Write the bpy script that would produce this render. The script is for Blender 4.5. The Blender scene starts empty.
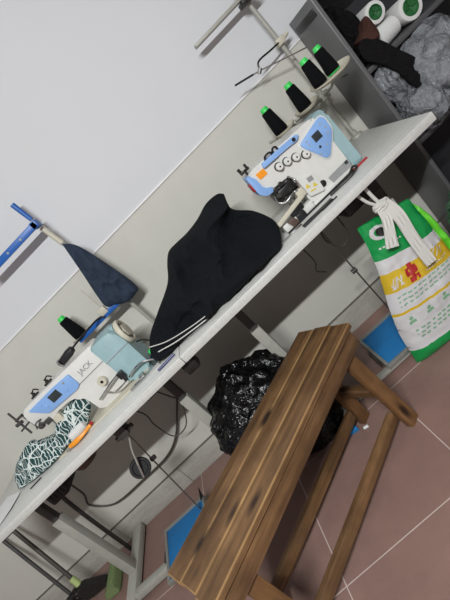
import bpy, bmesh, math, random
from mathutils import Vector, Matrix, Euler, noise
random.seed(7)
SC = bpy.context.scene
COL = SC.collection
PI = math.pi

# ------------------------------------------------------------------ materials
def lin(c):
    c = c / 255.0
    return c / 12.92 if c <= 0.04045 else ((c + 0.055) / 1.055) ** 2.4
def rgb(r, g, b):
    return (lin(r), lin(g), lin(b), 1.0)
class NT:
    def __init__(s, name):
        s.m = bpy.data.materials.new(name); s.m.use_nodes = True
        s.t = s.m.node_tree; s.b = s.t.nodes['Principled BSDF']; s._c = None
    def n(s, kind, **kw):
        nd = s.t.nodes.new(kind)
        for k, v in kw.items():
            if k in nd.inputs.keys(): nd.inputs[k].default_value = v
            else: setattr(nd, k, v)
        return nd
    def l(s, a, b): s.t.links.new(a, b)
    def coord(s, scale=(1, 1, 1), rot=(0, 0, 0)):
        if s._c is None: s._c = s.n('ShaderNodeTexCoord')
        mp = s.n('ShaderNodeMapping'); mp.inputs['Scale'].default_value = scale; mp.inputs['Rotation'].default_value = rot
        s.l(s._c.outputs['Object'], mp.inputs['Vector']); return mp.outputs['Vector']
    def noise(s, scale, vec=None, detail=4, rough=.55):
        nd = s.n('ShaderNodeTexNoise', Scale=scale, Detail=detail, Roughness=rough)
        s.l(vec if vec else s.coord(), nd.inputs['Vector']); return nd.outputs['Fac']
    def ramp(s, fac, stops):
        r = s.n('ShaderNodeValToRGB'); e = r.color_ramp.elements
        while len(e) < len(stops): e.new(.5)
        for q, (p, c) in zip(e, stops): q.position = p; q.color = c
        s.l(fac, r.inputs['Fac']); return r.outputs['Color']
    def bump(s, h, strength=.3, dist=.002):
        b = s.n('ShaderNodeBump', Strength=strength, Distance=dist)
        s.l(h, b.inputs['Height']); s.l(b.outputs['Normal'], s.b.inputs['Normal'])
    def mix(s, fac, a, b):
        m = s.n('ShaderNodeMix', data_type='RGBA')
        if hasattr(fac, 'links'): s.l(fac, m.inputs[0])
        else: m.inputs[0].default_value = fac
        for v, i in ((a, 6), (b, 7)):
            if hasattr(v, 'links'): s.l(v, m.inputs[i])
            else: m.inputs[i].default_value = v
        return m.outputs[2]
    def math(s, op, a, b=0.0):
        m = s.n('ShaderNodeMath', operation=op)
        for v, i in ((a, 0), (b, 1)):
            if hasattr(v, 'links'): s.l(v, m.inputs[i])
            else: m.inputs[i].default_value = v
        return m.outputs[0]

def plain(name, c, rough=.5, metal=0.0, var=.06, scale=30, bump=0.0, spec=.5, coat=0):
    t = NT(name); f = t.noise(scale)
    a = tuple(max(0, v * (1 - var)) for v in c[:3]) + (1,); b = tuple(min(1, v * (1 + var)) for v in c[:3]) + (1,)
    t.l(t.ramp(f, [(.3, a), (.7, b)]), t.b.inputs['Base Color'])
    t.b.inputs['Roughness'].default_value = rough; t.b.inputs['Metallic'].default_value = metal
    t.b.inputs['Specular IOR Level'].default_value = spec; t.b.inputs['Coat Weight'].default_value = coat
    if bump: t.bump(t.noise(scale * 4), bump)
    return t.m

def m_wall():
    t = NT('painted_wall')
    sx = t.n('ShaderNodeSeparateXYZ'); t.l(t.coord(), sx.inputs[0])
    up = t.math('GREATER_THAN', sx.outputs['Z'], 1.22)
    n1 = t.noise(1.6); n2 = t.noise(9)
    hi = t.mix(n1, rgb(203, 204, 205), rgb(213, 213, 216))
    lo = t.mix(n2, rgb(193, 191, 182), rgb(204, 202, 193))
    t.l(t.mix(up, lo, hi), t.b.inputs['Base Color']); t.b.inputs['Roughness'].default_value = .62
    t.b.inputs['Specular IOR Level'].default_value = .25
    t.bump(t.noise(60), .08); return t.m

def m_floor():
    t = NT('floor_tiles')
    S = .5175
    v = t.n('ShaderNodeMapping'); v.inputs['Location'].default_value = (.463 / S, 1.045 / S, 0); v.inputs['Scale'].default_value = (1 / S, 1 / S, 1)
    c = t.n('ShaderNodeTexCoord'); t.l(c.outputs['Object'], v.inputs['Vector'])
    br = t.n('ShaderNodeTexBrick', offset=0.0, squash=1.0)
    for k, val in (('Scale', 1.0), ('Mortar Size', .0042), ('Mortar Smooth', .3), ('Brick Width', 1.0), ('Row Height', 1.0), ('Bias', 0.0)): br.inputs[k].default_value = val
    br.inputs['Color1'].default_value = rgb(141, 113, 104); br.inputs['Color2'].default_value = rgb(137, 110, 102); br.inputs['Mortar'].default_value = rgb(196, 180, 172)
    t.l(v.outputs[0], br.inputs['Vector'])
    dirt = t.ramp(t.noise(5, None, 6, .65), [(.3, (.8, .8, .8, 1)), (.7, (1.08, 1.06, 1.05, 1))])
    m = t.n('ShaderNodeMix', data_type='RGBA', blend_type='MULTIPLY'); m.inputs[0].default_value = 1
    t.l(br.outputs['Color'], m.inputs[6]); t.l(dirt, m.inputs[7]); t.l(m.outputs[2], t.b.inputs['Base Color'])
    t.b.inputs['Roughness'].default_value = .38; t.b.inputs['Specular IOR Level'].default_value = .35
    t.bump(t.noise(25), .05); return t.m

def m_wood(name, axis='x', dark=(74, 52, 34), mid=(112, 83, 54), light=(148, 114, 78)):
    t = NT(name)
    sc = {'x': (2.2, 34, 34), 'y': (34, 2.2, 34), 'z': (34, 34, 2.2)}[axis]
    k = {'x': (4, 11, 11), 'y': (11, 4, 11), 'z': (11, 11, 4)}[axis]
    g = t.noise(1.0, t.coord(sc), 8, .7)
    col = t.ramp(g, [(.28, rgb(*dark)), (.5, rgb(*mid)), (.74, rgb(*light))])
    vo = t.n('ShaderNodeTexVoronoi', Scale=1.0); t.l(t.coord(k), vo.inputs['Vector'])
    kn = t.ramp(vo.outputs['Distance'], [(.08, (1, 1, 1, 1)), (.22, (0, 0, 0, 1))])
    col = t.mix(kn, col, rgb(40, 24, 14))
    st = t.ramp(t.noise(7, None, 3), [(.35, (.62, .6, .58, 1)), (.65, (1.05, 1.03, 1, 1))])
    m = t.n('ShaderNodeMix', data_type='RGBA', blend_type='MULTIPLY'); m.inputs[0].default_value = 1
    t.l(col, m.inputs[6]); t.l(st, m.inputs[7]); t.l(m.outputs[2], t.b.inputs['Base Color'])
    t.b.inputs['Roughness'].default_value = .5; t.bump(g, .35, .001); return t.m

def m_laminate(name, a, b, sc=(1.6, 45, 45)):
    t = NT(name); g = t.noise(1.0, t.coord(sc), 6, .7); h = t.noise(60, None, 5, .7)
    col = t.ramp(g, [(.3, rgb(*a)), (.68, rgb(*b))])
    sp = t.ramp(h, [(.3, (.86, .86, .86, 1)), (.6, (1, 1, 1, 1))])
    m = t.n('ShaderNodeMix', data_type='RGBA', blend_type='MULTIPLY'); m.inputs[0].default_value = .8
    t.l(col, m.inputs[6]); t.l(sp, m.inputs[7]); t.l(m.outputs[2], t.b.inputs['Base Color'])
    t.b.inputs['Roughness'].default_value = .4; return t.m

def m_plastic_film(name, c, alpha, rough=.22, bs=25):
    t = NT(name); t.b.inputs['Base Color'].default_value = c; t.b.inputs['Roughness'].default_value = rough
    f = t.noise(bs, None, 6, .65)
    t.l(t.ramp(f, [(.3, (alpha * .55,) * 3 + (1,)), (.65, (min(1, alpha * 1.25),) * 3 + (1,))]), t.b.inputs['Alpha'])
    vo = t.n('ShaderNodeTexVoronoi', Scale=bs * 1.0, feature='F1'); t.l(t.coord((1, 1, .7)), vo.inputs['Vector'])
    t.bump(t.mix(.5, vo.outputs['Distance'], t.noise(bs * .9, None, 4, .65)), 1.0, .09); return t.m

def m_garbage():
    t = NT('black_film'); t.b.inputs['Base Color'].default_value = (.003, .003, .0035, 1); t.b.inputs['Roughness'].default_value = .22; t.b.inputs['Specular IOR Level'].default_value = .38
    vo = t.n('ShaderNodeTexVoronoi', Scale=15.0, feature='F1'); t.l(t.coord((1, 1, .6)), vo.inputs['Vector'])
    t.bump(t.mix(.5, vo.outputs['Distance'], t.noise(14, None, 4, .6)), 1.0, .055); return t.m

def m_cloth(name, c, bs=140, fold=9, rough=.9, bd=(.9, .03)):
    t = NT(name); f = t.noise(fold, None, 3)
    a = tuple(v * .8 for v in c[:3]) + (1,)
    t.l(t.mix(f, a, c), t.b.inputs['Base Color']); t.b.inputs['Roughness'].default_value = rough
    t.b.inputs['Specular IOR Level'].default_value = .15
    t.bump(t.mix(.25, t.noise(fold * 2.2, None, 2), t.noise(bs)), *bd); return t.m

def m_leaf():
    t = NT('leaf_print_fabric')  # dark ground, fine pale veins
    w = t.n('ShaderNodeTexWave', Scale=22.0, Distortion=7.0, Detail=2.0); w.inputs['Detail Scale'].default_value = 1.2; t.l(t.coord(), w.inputs['Vector'])
    vo = t.n('ShaderNodeTexVoronoi', Scale=23.0, feature='DISTANCE_TO_EDGE'); t.l(t.coord(), vo.inputs['Vector'])
    e = t.math('LESS_THAN', vo.outputs['Distance'], .045)
    s = t.math('GREATER_THAN', w.outputs['Fac'], .90)
    f = t.math('MAXIMUM', e, s)
    t.l(t.mix(f, rgb(22, 62, 62), rgb(206, 214, 210)), t.b.inputs['Base Color']); t.b.inputs['Roughness'].default_value = .85
    return t.m

def m_thread(name, c):
    t = NT(name); w = t.n('ShaderNodeTexWave', Scale=260.0, bands_direction='Z', Distortion=1.0); t.l(t.coord(), w.inputs['Vector'])
    t.b.inputs['Base Color'].default_value = c; t.b.inputs['Roughness'].default_value = .85; t.b.inputs['Specular IOR Level'].default_value = .15; t.bump(w.outputs['Fac'], .5, .0006); return t.m

M = dict(
    wall=m_wall(), floor=m_floor(), ridge=plain('ridge_paint', rgb(226, 224, 224), .5),
    ceiling=plain('ceiling_paint', rgb(222, 224, 224), .8, scale=3), otherwall=plain('room_wall_paint', rgb(204, 205, 205), .7, scale=3),
    skirt=m_laminate('skirting_tile', (160, 157, 147), (182, 179, 170), (6, 60, 30)), seam=plain('dark_sealant', rgb(96, 92, 84), .7),
    top=m_laminate('table_laminate', (196, 196, 191), (213, 213, 208), (3, 70, 70)), edge=m_laminate('table_edge', (196, 196, 192), (222, 222, 220), (5, 90, 90)),
    steel=plain('grey_painted_steel', rgb(164, 163, 154), .45, .05), darksteel=plain('dark_painted_steel', rgb(74, 72, 70), .45, .3),
    chrome=plain('chrome', rgb(200, 200, 200), .2, 1), rod=plain('dull_rod', rgb(120, 116, 110), .35, .8),
    white=plain('machine_white', rgb(214, 213, 208), .35, var=.03), cream=plain('cream_plastic', rgb(196, 190, 172), .45),
    teal=plain('teal_housing', rgb(148, 176, 180), .4), blue=plain('light_blue_panel', rgb(132, 170, 222), .4, var=.03), navy=plain('blue_steel', rgb(30, 92, 170), .4), ink=plain('dark_blue_pen', rgb(30, 36, 96), .4),
    lcd=plain('lcd_glass', rgb(52, 58, 60), .15), black=plain('black_plastic', rgb(24, 24, 26), .4), orange=plain('orange_plastic', rgb(240, 150, 30), .4),
    red=plain('red_paint', rgb(170, 40, 40), .45), yellow=plain('yellow_print', rgb(214, 190, 60), .5), grey=plain('grey_print', rgb(140, 140, 140), .5),
    vent=plain('vent_grey', rgb(150, 150, 150), .5, scale=300, var=.25), green=plain('bright_green_plastic', rgb(60, 205, 90), .45),
    spool=m_thread('black_thread', rgb(8, 9, 11)), wspool=m_thread('white_thread', rgb(218, 218, 216)), dgreen=plain('green_core', rgb(34, 96, 48), .6),
    mat=plain('blue_rubber_mat', rgb(28, 112, 172), .6, scale=120, bump=.3), alu=plain('pedal_frame_grey', rgb(150, 152, 146), .4, .4),
    wood=m_wood('weathered_wood', 'x'), woodz=m_wood('upright_wood', 'z', (88, 60, 36), (122, 88, 54), (146, 108, 70)), woody=m_wood('cross_wood', 'y'),
    woodedge=m_wood('fresh_edge_wood', 'x', (128, 96, 60), (158, 124, 82), (178, 144, 98)),
    blackcloth=m_cloth('black_jersey', rgb(19, 22, 26), fold=5), navycloth=m_cloth('slate_blue_cloth', rgb(50, 60, 76), bd=(.6, .012)), brown=m_cloth('brown_cloth', rgb(74, 48, 42)),
    darkcloth=m_cloth('dark_cloth', rgb(20, 18, 19)), leaf=m_leaf(), whitecloth=m_cloth('white_cloth', rgb(212, 210, 204), bd=(.4, .008)),
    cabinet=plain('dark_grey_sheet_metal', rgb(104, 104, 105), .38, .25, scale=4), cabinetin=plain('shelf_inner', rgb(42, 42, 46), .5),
    shelfedge=plain('shelf_edge', rgb(84, 84, 86), .4, .3),
    film=m_plastic_film('clear_film', rgb(160, 163, 168), .55, .14, 16), greenfilm=m_plastic_film('green_film', rgb(70, 120, 84), .62),
    garbage=m_garbage(), bgreen=plain('sack_green', rgb(14, 140, 68), .35, var=.1, scale=12, bump=.2), bwhite=plain('sack_white', rgb(200, 198, 199), .38, var=.05, scale=14, bump=.2),
    bgold=plain('sack_gold', rgb(198, 166, 40), .38, var=.12, scale=16), lime=plain('lime_plastic', rgb(100, 205, 50), .4), paper=plain('white_paper', rgb(222, 222, 222), .7),
    print_green=plain('green_print', rgb(120, 165, 130), .5), cable=plain('grey_cable', rgb(66, 60, 55), .5), mop=plain('green_bristle', rgb(112, 128, 84), .8, scale=200, var=.4, bump=.6),
    palegreen=plain('pale_green_collar', rgb(170, 188, 120), .5), brownpan=plain('oil_pan', rgb(96, 78, 70), .4, .3),
    blackrubber=plain('black_rubber', rgb(13, 13, 14), .6),
    lettering=plain('grey_lettering', rgb(150, 150, 152), .5),
    grime=plain('worn_black', rgb(48, 46, 44), .45, .5, scale=60, var=.3),
)
def m_lamp():
    t = NT('tube_light'); t.b.inputs['Base Color'].default_value = (1, 1, 1, 1); t.b.inputs['Emission Color'].default_value = (1, .98, .95, 1); t.b.inputs['Emission Strength'].default_value = 2.0; return t.m
M['lamp'] = m_lamp()

# ------------------------------------------------------------------ mesh helpers
def box(bm, x0, x1, y0, y1, z0, z1, bev=0.0, mi=0, seg=2, xf=None, bevmi=None):
    vs = [bm.verts.new((x, y, z)) for x in (x0, x1) for y in (y0, y1) for z in (z0, z1)]
    fs = [bm.faces.new([vs[i] for i in q]) for q in ((0, 1, 3, 2), (4, 6, 7, 5), (0, 4, 5, 1), (2, 3, 7, 6), (0, 2, 6, 4), (1, 5, 7, 3))]
    for f in fs: f.material_index = mi
    allv = list(vs)
    if bev:
        es = list({e for f in fs for e in f.edges})
        r = bmesh.ops.bevel(bm, geom=es, offset=bev, segments=seg, affect='EDGES', profile=.5)
        if bevmi is not None:
            for f in r['faces']: f.material_index = bevmi
        allv = list({v for f in r['faces'] for v in f.verts} | {v for v in vs if v.is_valid})
    if xf is not None:
        for v in allv: v.co = xf @ v.co
    return allv
def cyl(bm, p0, p1, r0, r1=None, n=20, caps=True, mi=0):
    p0 = Vector(p0); p1 = Vector(p1); r1 = r0 if r1 is None else r1
    return lathe(bm, [(r0, 0), (r1, (p1 - p0).length)], p0, p1 - p0, n, caps, mi)
def lathe(bm, prof, o=(0, 0, 0), axis=(0, 0, 1), n=24, caps=True, mi=0):
    o = Vector(o); q = Vector((0, 0, 1)).rotation_difference(Vector(axis).normalized())
    rings = [[bm.verts.new(o + q @ Vector((r * math.cos(2 * PI * k / n), r * math.sin(2 * PI * k / n), z))) for k in range(n)] for r, z in prof]
    for a, b in zip(rings, rings[1:]):
        for k in range(n):
            f = bm.faces.new((a[k], a[(k + 1) % n], b[(k + 1) % n], b[k])); f.material_index = mi
    if caps:
        f = bm.faces.new(rings[0][::-1]); f.material_index = mi
        f = bm.faces.new(rings[-1]); f.material_index = mi
    return [v for r in rings for v in r]
def spline(pts, k=6):
    P = [Vector(p) for p in pts]; P = [P[0] * 2 - P[1]] + P + [P[-1] * 2 - P[-2]]; out = []
    for i in range(1, len(P) - 2):
        for j in range(k):
            t = j / k; a, b, c, d = P[i - 1], P[i], P[i + 1], P[i + 2]
            out.append(.5 * ((2 * b) + (c - a) * t + (2 * a - 5 * b + 4 * c - d) * t * t + (3 * b - a - 3 * c + d) * t ** 3))
    out.append(P[-2]); return out
def tube(bm, pts, r, n=8, smooth=True, mi=0):
    P = spline(pts) if smooth and len(pts) > 2 else [Vector(p) for p in pts]
    rings = []; prev = None
    for i, p in enumerate(P):
        d = (P[min(i + 1, len(P) - 1)] - P[max(i - 1, 0)]).normalized()
        if prev is None: prev = d.orthogonal().normalized()
        a = (prev - d * prev.dot(d)).normalized(); prev = a; b = d.cross(a)
        rr = r(i / (len(P) - 1)) if callable(r) else r
        rings.append([bm.verts.new(p + a * math.cos(2 * PI * k / n) * rr + b * math.sin(2 * PI * k / n) * rr) for k in range(n)])
    for a, b in zip(rings, rings[1:]):
        for k in range(n):
            f = bm.faces.new((a[k], a[(k + 1) % n], b[(k + 1) % n], b[k])); f.material_index = mi
    bm.faces.new(rings[0][::-1]).material_index = mi; bm.faces.new(rings[-1]).material_index = mi
def prism(bm, poly, axis, d0, d1, bev=0.0, mi=0):
    def P(a, b, d): return {'y': (a, d, b), 'x': (d, a, b), 'z': (a, b, d)}[axis]
    A = [bm.verts.new(P(a, b, d0)) for a, b in poly]; B = [bm.verts.new(P(a, b, d1)) for a, b in poly]
    n = len(poly); fs = [bm.faces.new(A[::-1]), bm.faces.new(B)]
    for k in range(n): fs.append(bm.faces.new((A[k], A[(k + 1) % n], B[(k + 1) % n], B[k])))
    for f in fs: f.material_index = mi
    if bev: bmesh.ops.bevel(bm, geom=list({e for f in fs for e in f.edges}), offset=bev, segments=2, affect='EDGES', profile=.5)
def rounded(poly, r=.01, n=4):
    out = []
    m = len(poly)
    for i in range(m):
        p = Vector(poly[i]); a = Vector(poly[i - 1]) - p; b = Vector(poly[(i + 1) % m]) - p
        rr = min(r, a.length * .45, b.length * .45); p0 = p + a.normalized() * rr; p1 = p + b.normalized() * rr
        for k in range(n + 1):
            t = k / n; out.append(tuple((1 - t) ** 2 * p0 + 2 * t * (1 - t) * p + t * t * p1))
    return out
def obj(name, bm, mats, parent=None, local=False, flat=False):
    bmesh.ops.recalc_face_normals(bm, faces=bm.faces)
    if not flat:
        for f in bm.faces: f.smooth = True
        for e in bm.edges:
            if len(e.link_faces) == 2 and e.calc_face_angle(0) > .7: e.smooth = False
    off = Vector((0, 0, 0)); p = parent
    while p is not None and not local:
        off += p.location; p = p.parent
    if parent is not None and not local:
        for v in bm.verts: v.co -= off
    me = bpy.data.meshes.new(name); bm.to_mesh(me); bm.free()
    for m in (mats if isinstance(mats, (list, tuple)) else [mats]): me.materials.append(M[m])
    o = bpy.data.objects.new(name, me); COL.objects.link(o)
    if parent is not None: o.parent = parent
    return o
def thing(name, label, cat, loc=(0, 0, 0), rz=0, group=None):
    o = bpy.data.objects.new(name, None); COL.objects.link(o); o.empty_display_size = .05
    o.location = loc; o.rotation_euler = (0, 0, rz); o['label'] = label; o['category'] = cat
    if group: o['group'] = group
    return o
def tag(o, label, cat, group=None):
    o['label'] = label; o['category'] = cat
    if group: o['group'] = group
    return o
def struct(name, bm, mats, parent=None):
    o = obj(name, bm, mats, parent)
    if parent is None: o['kind'] = 'structure'
    return o
def based(name, bm, mats, label, cat, group=None):
    """one-mesh thing whose origin sits at its base centre"""
    xs = [v.co.x for v in bm.verts]; ys = [v.co.y for v in bm.verts]; zs = [v.co.z for v in bm.verts]
    o_ = Vector(((min(xs) + max(xs)) / 2, (min(ys) + max(ys)) / 2, min(zs)))
    for v in bm.verts: v.co -= o_
    o = obj(name, bm, mats); o.location = o_; return tag(o, label, cat, group)
def dup(root, loc, label, group=None):
    r = root.copy(); COL.objects.link(r); r.location = loc; r['label'] = label
    if group: r['group'] = group
    for ch in list(root.children):
        c = ch.copy(); COL.objects.link(c); c.parent = r
        for g in list(ch.children):
            d = g.copy(); COL.objects.link(d); d.parent = c
    return r
def new(): return bmesh.new()
def simple(f, *a, **k):
    bm = bmesh.new(); f(bm, *a, **k); return bm
def text_bm(body, size, depth=.0006):
    cu = bpy.data.curves.new('lettering', 'FONT'); cu.body = body; cu.size = size; cu.extrude = depth; cu.align_x = 'CENTER'; cu.align_y = 'CENTER'
    o = bpy.data.objects.new('lettering', cu); COL.objects.link(o)
    bpy.context.view_layer.update()
    me = bpy.data.meshes.new_from_object(o.evaluated_get(bpy.context.evaluated_depsgraph_get()))
    bm = bmesh.new(); bm.from_mesh(me); bpy.data.objects.remove(o); bpy.data.meshes.remove(me); bpy.data.curves.remove(cu); return bm
def resample(poly, n):
    P = spline([tuple(p) for p in poly] + [tuple(poly[0])], 8)[:-1]; L = [0]
    for i in range(len(P)): L.append(L[-1] + (P[(i + 1) % len(P)] - P[i]).length)
    out = []; j = 0
    for k in range(n):
        s = L[-1] * k / n
        while L[j + 1] < s: j += 1
        t = (s - L[j]) / max(1e-9, L[j + 1] - L[j]); out.append(P[j].lerp(P[(j + 1) % len(P)], t))
    return out
def heap(bm, outline, centre, front, back, seed=0, amp=.02, freq=9, n=120, rings=22, zmin=None, xs=1.0):
    """a pile of cloth: rounded body spanned between a 3-D outline and its centre; front(p), back(p) give its depth on each side (in y)"""
    O = resample(outline, n); c = Vector(centre); sd = Vector((seed * 3.1, seed * 1.7, seed))
    def lay(sign, dep):
        R = []
        for i in range(1, rings + 1):
            s = i / rings; row = []
            for p in O:
                q = c.lerp(p, s); k = math.sqrt(max(0, 1 - s ** 2.6))
                d = dep(q) * k
                w = noise.noise(Vector((q.x * freq * xs, q.y * freq, q.z * freq)) + sd); w2 = noise.noise(Vector((q.x * freq * 2.3, q.y * freq, q.z * freq * 2.3)) - sd)
                fold = (1 - abs(w) * 3.0) * amp + (1 - abs(w2) * 2.4) * amp * .45
                q = q + Vector((0, sign * (d + fold * min(1, k * 1.6)), 0))
                if zmin is not None and q.z < zmin: q.z = zmin
                row.append(q)
            R.append(row)
        return R
    def add(R, cc, flip, rim=None):
        cv = bm.verts.new(cc); V = [[bm.verts.new(q) for q in row] for row in (R if rim is None else R[:-1])]
        if rim: V.append(rim)
        for k in range(n): bm.faces.new((cv, V[0][k], V[0][(k + 1) % n]))
        for a, b in zip(V, V[1:]):
            for k in range(n): bm.faces.new((a[k], b[k], b[(k + 1) % n], a[(k + 1) % n]))
        return V[-1]
    F = lay(-1, front); B = lay(1, back)
    rim = add(F, c + Vector((0, -front(c) - amp * .5, 0)), False)
    add(B, c + Vector((0, back(c), 0)), True, rim)
def lump(bm, c, r, seed=0, amp=.18, freq=2.2, sub=5, zmin=None, ridged=True, top=None):
    r_ = bmesh.ops.create_icosphere(bm, subdivisions=sub, radius=1)
    sd = Vector((seed * 5.3, seed * 2.1, -seed * 1.3)); c = Vector(c)
    for v in r_['verts']:
        d = v.co.normalized(); a = noise.noise(d * freq + sd); b = noise.noise(d * freq * 2.6 + sd); e = noise.noise(d * freq * 6 + sd)
        if ridged: k = 1 + amp * ((.5 - abs(a) * 2) + .5 * (.5 - abs(b) * 2) + .25 * (.5 - abs(e) * 2))
        else: k = 1 + amp * (a + .5 * b + .2 * e)
        q = Vector((d.x * r[0], d.y * r[1], d.z * r[2])) * k
        if top: q = top(q, d)
        q += c
        if zmin is not None and q.z < zmin: q.z = zmin
        v.co = q

# ------------------------------------------------------------------ the room
X0, X1, Y0, H = -3.0, 2.6, -4.6, 2.75
bm = new(); box(bm, X0, X1, Y0, .12, -.08, 0); struct('floor', bm, 'floor')
bm = new(); box(bm, X0, X1, 0, .12, 0, H); struct('wall_back', bm, 'wall')
bm = new(); box(bm, X0 - .1, X0, Y0, .12, 0, H); struct('wall_left', bm, 'otherwall')
bm = new(); box(bm, X1, X1 + .1, Y0, .12, 0, H); struct('wall_right', bm, 'otherwall')
bm = new(); box(bm, X0, X1, Y0 - .1, Y0, 0, H); struct('wall_front', bm, 'otherwall')
bm = new(); box(bm, X0, X1, Y0, .12, H, H + .1); struct('ceiling', bm, 'ceiling')
bm = new(); box(bm, X0, X1, -.006, 0, 1.217, 1.226, .002); struct('trim_1', bm, 'ridge')
bm = new()
for k in range(12):
    a = X0 + k * .5 - .04; box(bm, max(a, X0), min(a + .497, X1), -.014, 0, 0, .122, .002)
struct('baseboard_back', bm, 'skirt')
bm = new(); box(bm, X0, X1, -.010, 0, .122, .129, .002); struct('trim_2', bm, 'seam')

# ceiling batten lamp (behind and above the camera)
lt = thing('ceiling_lamp', 'long white tube lamp under the ceiling behind the camera', 'lamp', (-.25, -3.1, 2.5))
bm = new(); box(bm, -.85, .35, -3.14, -3.06, 2.5, 2.56, .006); obj('housing', bm, 'white', lt)
bm = new(); cyl(bm, (-.83, -3.1, 2.48), (.33, -3.1, 2.48), .013); obj('tube', bm, 'lamp', lt)
for x in (-.7, .2):
    bm = new(); cyl(bm, (x, -3.1, 2.56), (x, -3.1, H), .006); obj('hanger', bm, 'steel', lt)

# ------------------------------------------------------------------ tables
def foot(root, x):
    bm = new(); box(bm, x - .03, x + .03, -.50, -.03, 0.012, .05, .004); ft = obj('foot', bm, 'steel', root)
    for y in (-.47, -.06):
        bm = new(); cyl(bm, (x, y, 0), (x, y, .014), .02); obj('glide', bm, 'black', ft)
def sewing_table(x0, x1, lx, label, cb_=(-.475, -.435, .015, .052)):
    t = thing('sewing_table', label, 'table', ((x0 + x1) / 2, -.3, 0), group=None)
    bm = new(); box(bm, x0, x1, -.582, -.004, .717, .75, .003, 0, 2, None, 1)
    obj('tabletop', bm, ['top', 'edge'], t)
    for x in lx:
        bm = new(); box(bm, x - .024, x + .024, -.325, -.275, .05, .518, .003); obj('leg', bm, 'steel', t)
        bm = new(); box(bm, x - .018, x + .018, -.316, -.284, .50, .70, .002); obj('leg_extension', bm, 'darksteel', t)
        bm = new(); box(bm, x - .028, x + .028, -.52, -.06, .692, .717, .003); obj('bracket', bm, 'darksteel', t)
        foot(t, x)
    bm = new(); box(bm, lx[0] + .03, lx[1] - .03, *cb_, .003); obj('crossbar', bm, 'steel', t)
    return t
sewing_table(-1.602, -.4025, (-1.44, -.605), 'grey laminate sewing table carrying the single-needle machine with the leaf-print fabric')
sewing_table(-.3995, .798, (-.165, .60), 'grey laminate sewing table carrying the overlock machine and the black garment', (-.47, -.44, .012, .03))

# treadles
def treadle(x0, x1, y0, y1, label, z0, z1):
    sl = (z1 - z0) / (y1 - y0)
    t = thing('foot_pedal', label, 'pedal', ((x0 + x1) / 2, (y0 + y1) / 2, 0), group='blue foot pedals under the sewing tables')
    xf = Matrix.Translation((0, y0, z0)) @ Matrix.Rotation(math.atan(sl), 4, 'X') @ Matrix.Translation((0, -y0, -z0))
    w = .014
    bm = new()
    box(bm, x0, x1, y0, y1, z0 - .006, z0 + .001, 0, 0, 2, xf)
    for a in ((x0, x1, y0, y0 + w), (x0, x1, y1 - w, y1), (x0, x0 + w, y0 + w, y1 - w), (x1 - w, x1, y0 + w, y1 - w)): box(bm, *a, z0, z0 + .014, .002, 0, 2, xf)
    obj('frame', bm, 'alu', t)
    bm = new(); box(bm, x0 + w, x1 - w, y0 + w, y1 - w, z0 + .001, z0 + .006, .001, 0, 2, xf); obj('rubber_mat', bm, 'mat', t)
    for x in (x0 - .012, x1 + .002):
        bm = new(); box(bm, x, x + .010, (y0 + y1) / 2 - .03, (y0 + y1) / 2 + .03, 0, (z0 + z1) / 2 + .012, .002); obj('hinge', bm, 'darksteel', t)
    return t
tp = treadle(-1.19, -.92, -.565, -.285, 'blue-matted foot pedal by the left table leg, half hidden by the bench', .04, .065)
bm = new(); cyl(bm, (-.935, -.30, .075), (-.90, -.30, .13), .012, .002, 3); obj('link_hook', bm, 'black', tp)
tp2 = treadle(.125, .365, -.484, -.24, 'blue-matted foot pedal beside the rice sack on the right', .042, .078)
def pitman(top, bot, joint, label):
    t = thing('pitman_rod', label, 'rod', (bot[0], bot[1], bot[2]), group='linkage rods')
    bm = new(); tube(bm, [bot, top], .0035, 8, False); obj('rod', bm, 'rod', t)
    bm = new(); cyl(bm, (joint[0] - .012, joint[1], joint[2]), (joint[0] + .012, joint[1], joint[2]), .011); obj('clamp', bm, 'darksteel', t)
pitman((-.857, -.35, .714), (-.951, -.35, .070), (-.892, -.35, .428), 'thin steel linkage rod down to the left blue pedal')
pitman((.312, -.35, .714), (.322, -.30, .078), (.314, -.32, .40), 'thin steel linkage rod down to the right blue pedal')

# motor boxes under the tops
def control(x0, x1, y0, y1, z0, label):
    t = thing('motor_control_box', label, 'motor box', ((x0 + x1) / 2, (y0 + y1) / 2, z0), group='motor boxes under the tabletops')
    bm = new(); box(bm, x0, x1, y0, y1, z0, .70, .012); obj('housing', bm, 'black', t)
    bm = new()
    for k in range(5): box(bm, x0 + .02 + k * .02, x0 + .03 + k * .02, y0 - .003, y0, z0 + .02, .68, .001)
    obj('fins', bm, 'grime', t)
    bm = new(); box(bm, x0 + .01, x1 - .01, y0 + .02, y1 - .02, .70, .717, .002); obj('mount', bm, 'darksteel', t)
control(-1.30, -1.20, -.42, -.24, .61, 'black motor box hung under the left table near its left leg')
control(.40, .565, -.47, -.2, .635, 'black motor box hung under the right table behind the rice sack')
bm = new(); lathe(bm, [(.005, .655), (.045, .66), (.062, .685), (.064, .716)], (-1.02, -.44, 0)); based('oil_pan', bm, 'brownpan', 'small brown round oil pan under the left table below the orange snips', 'oil pan')
bm = new(); box(bm, -.44, -.38, -.545, -.48, .655, .716, .008); based('thread_tray', bm, 'grime', 'small dark box under the table edge below the black garment', 'box')
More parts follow.
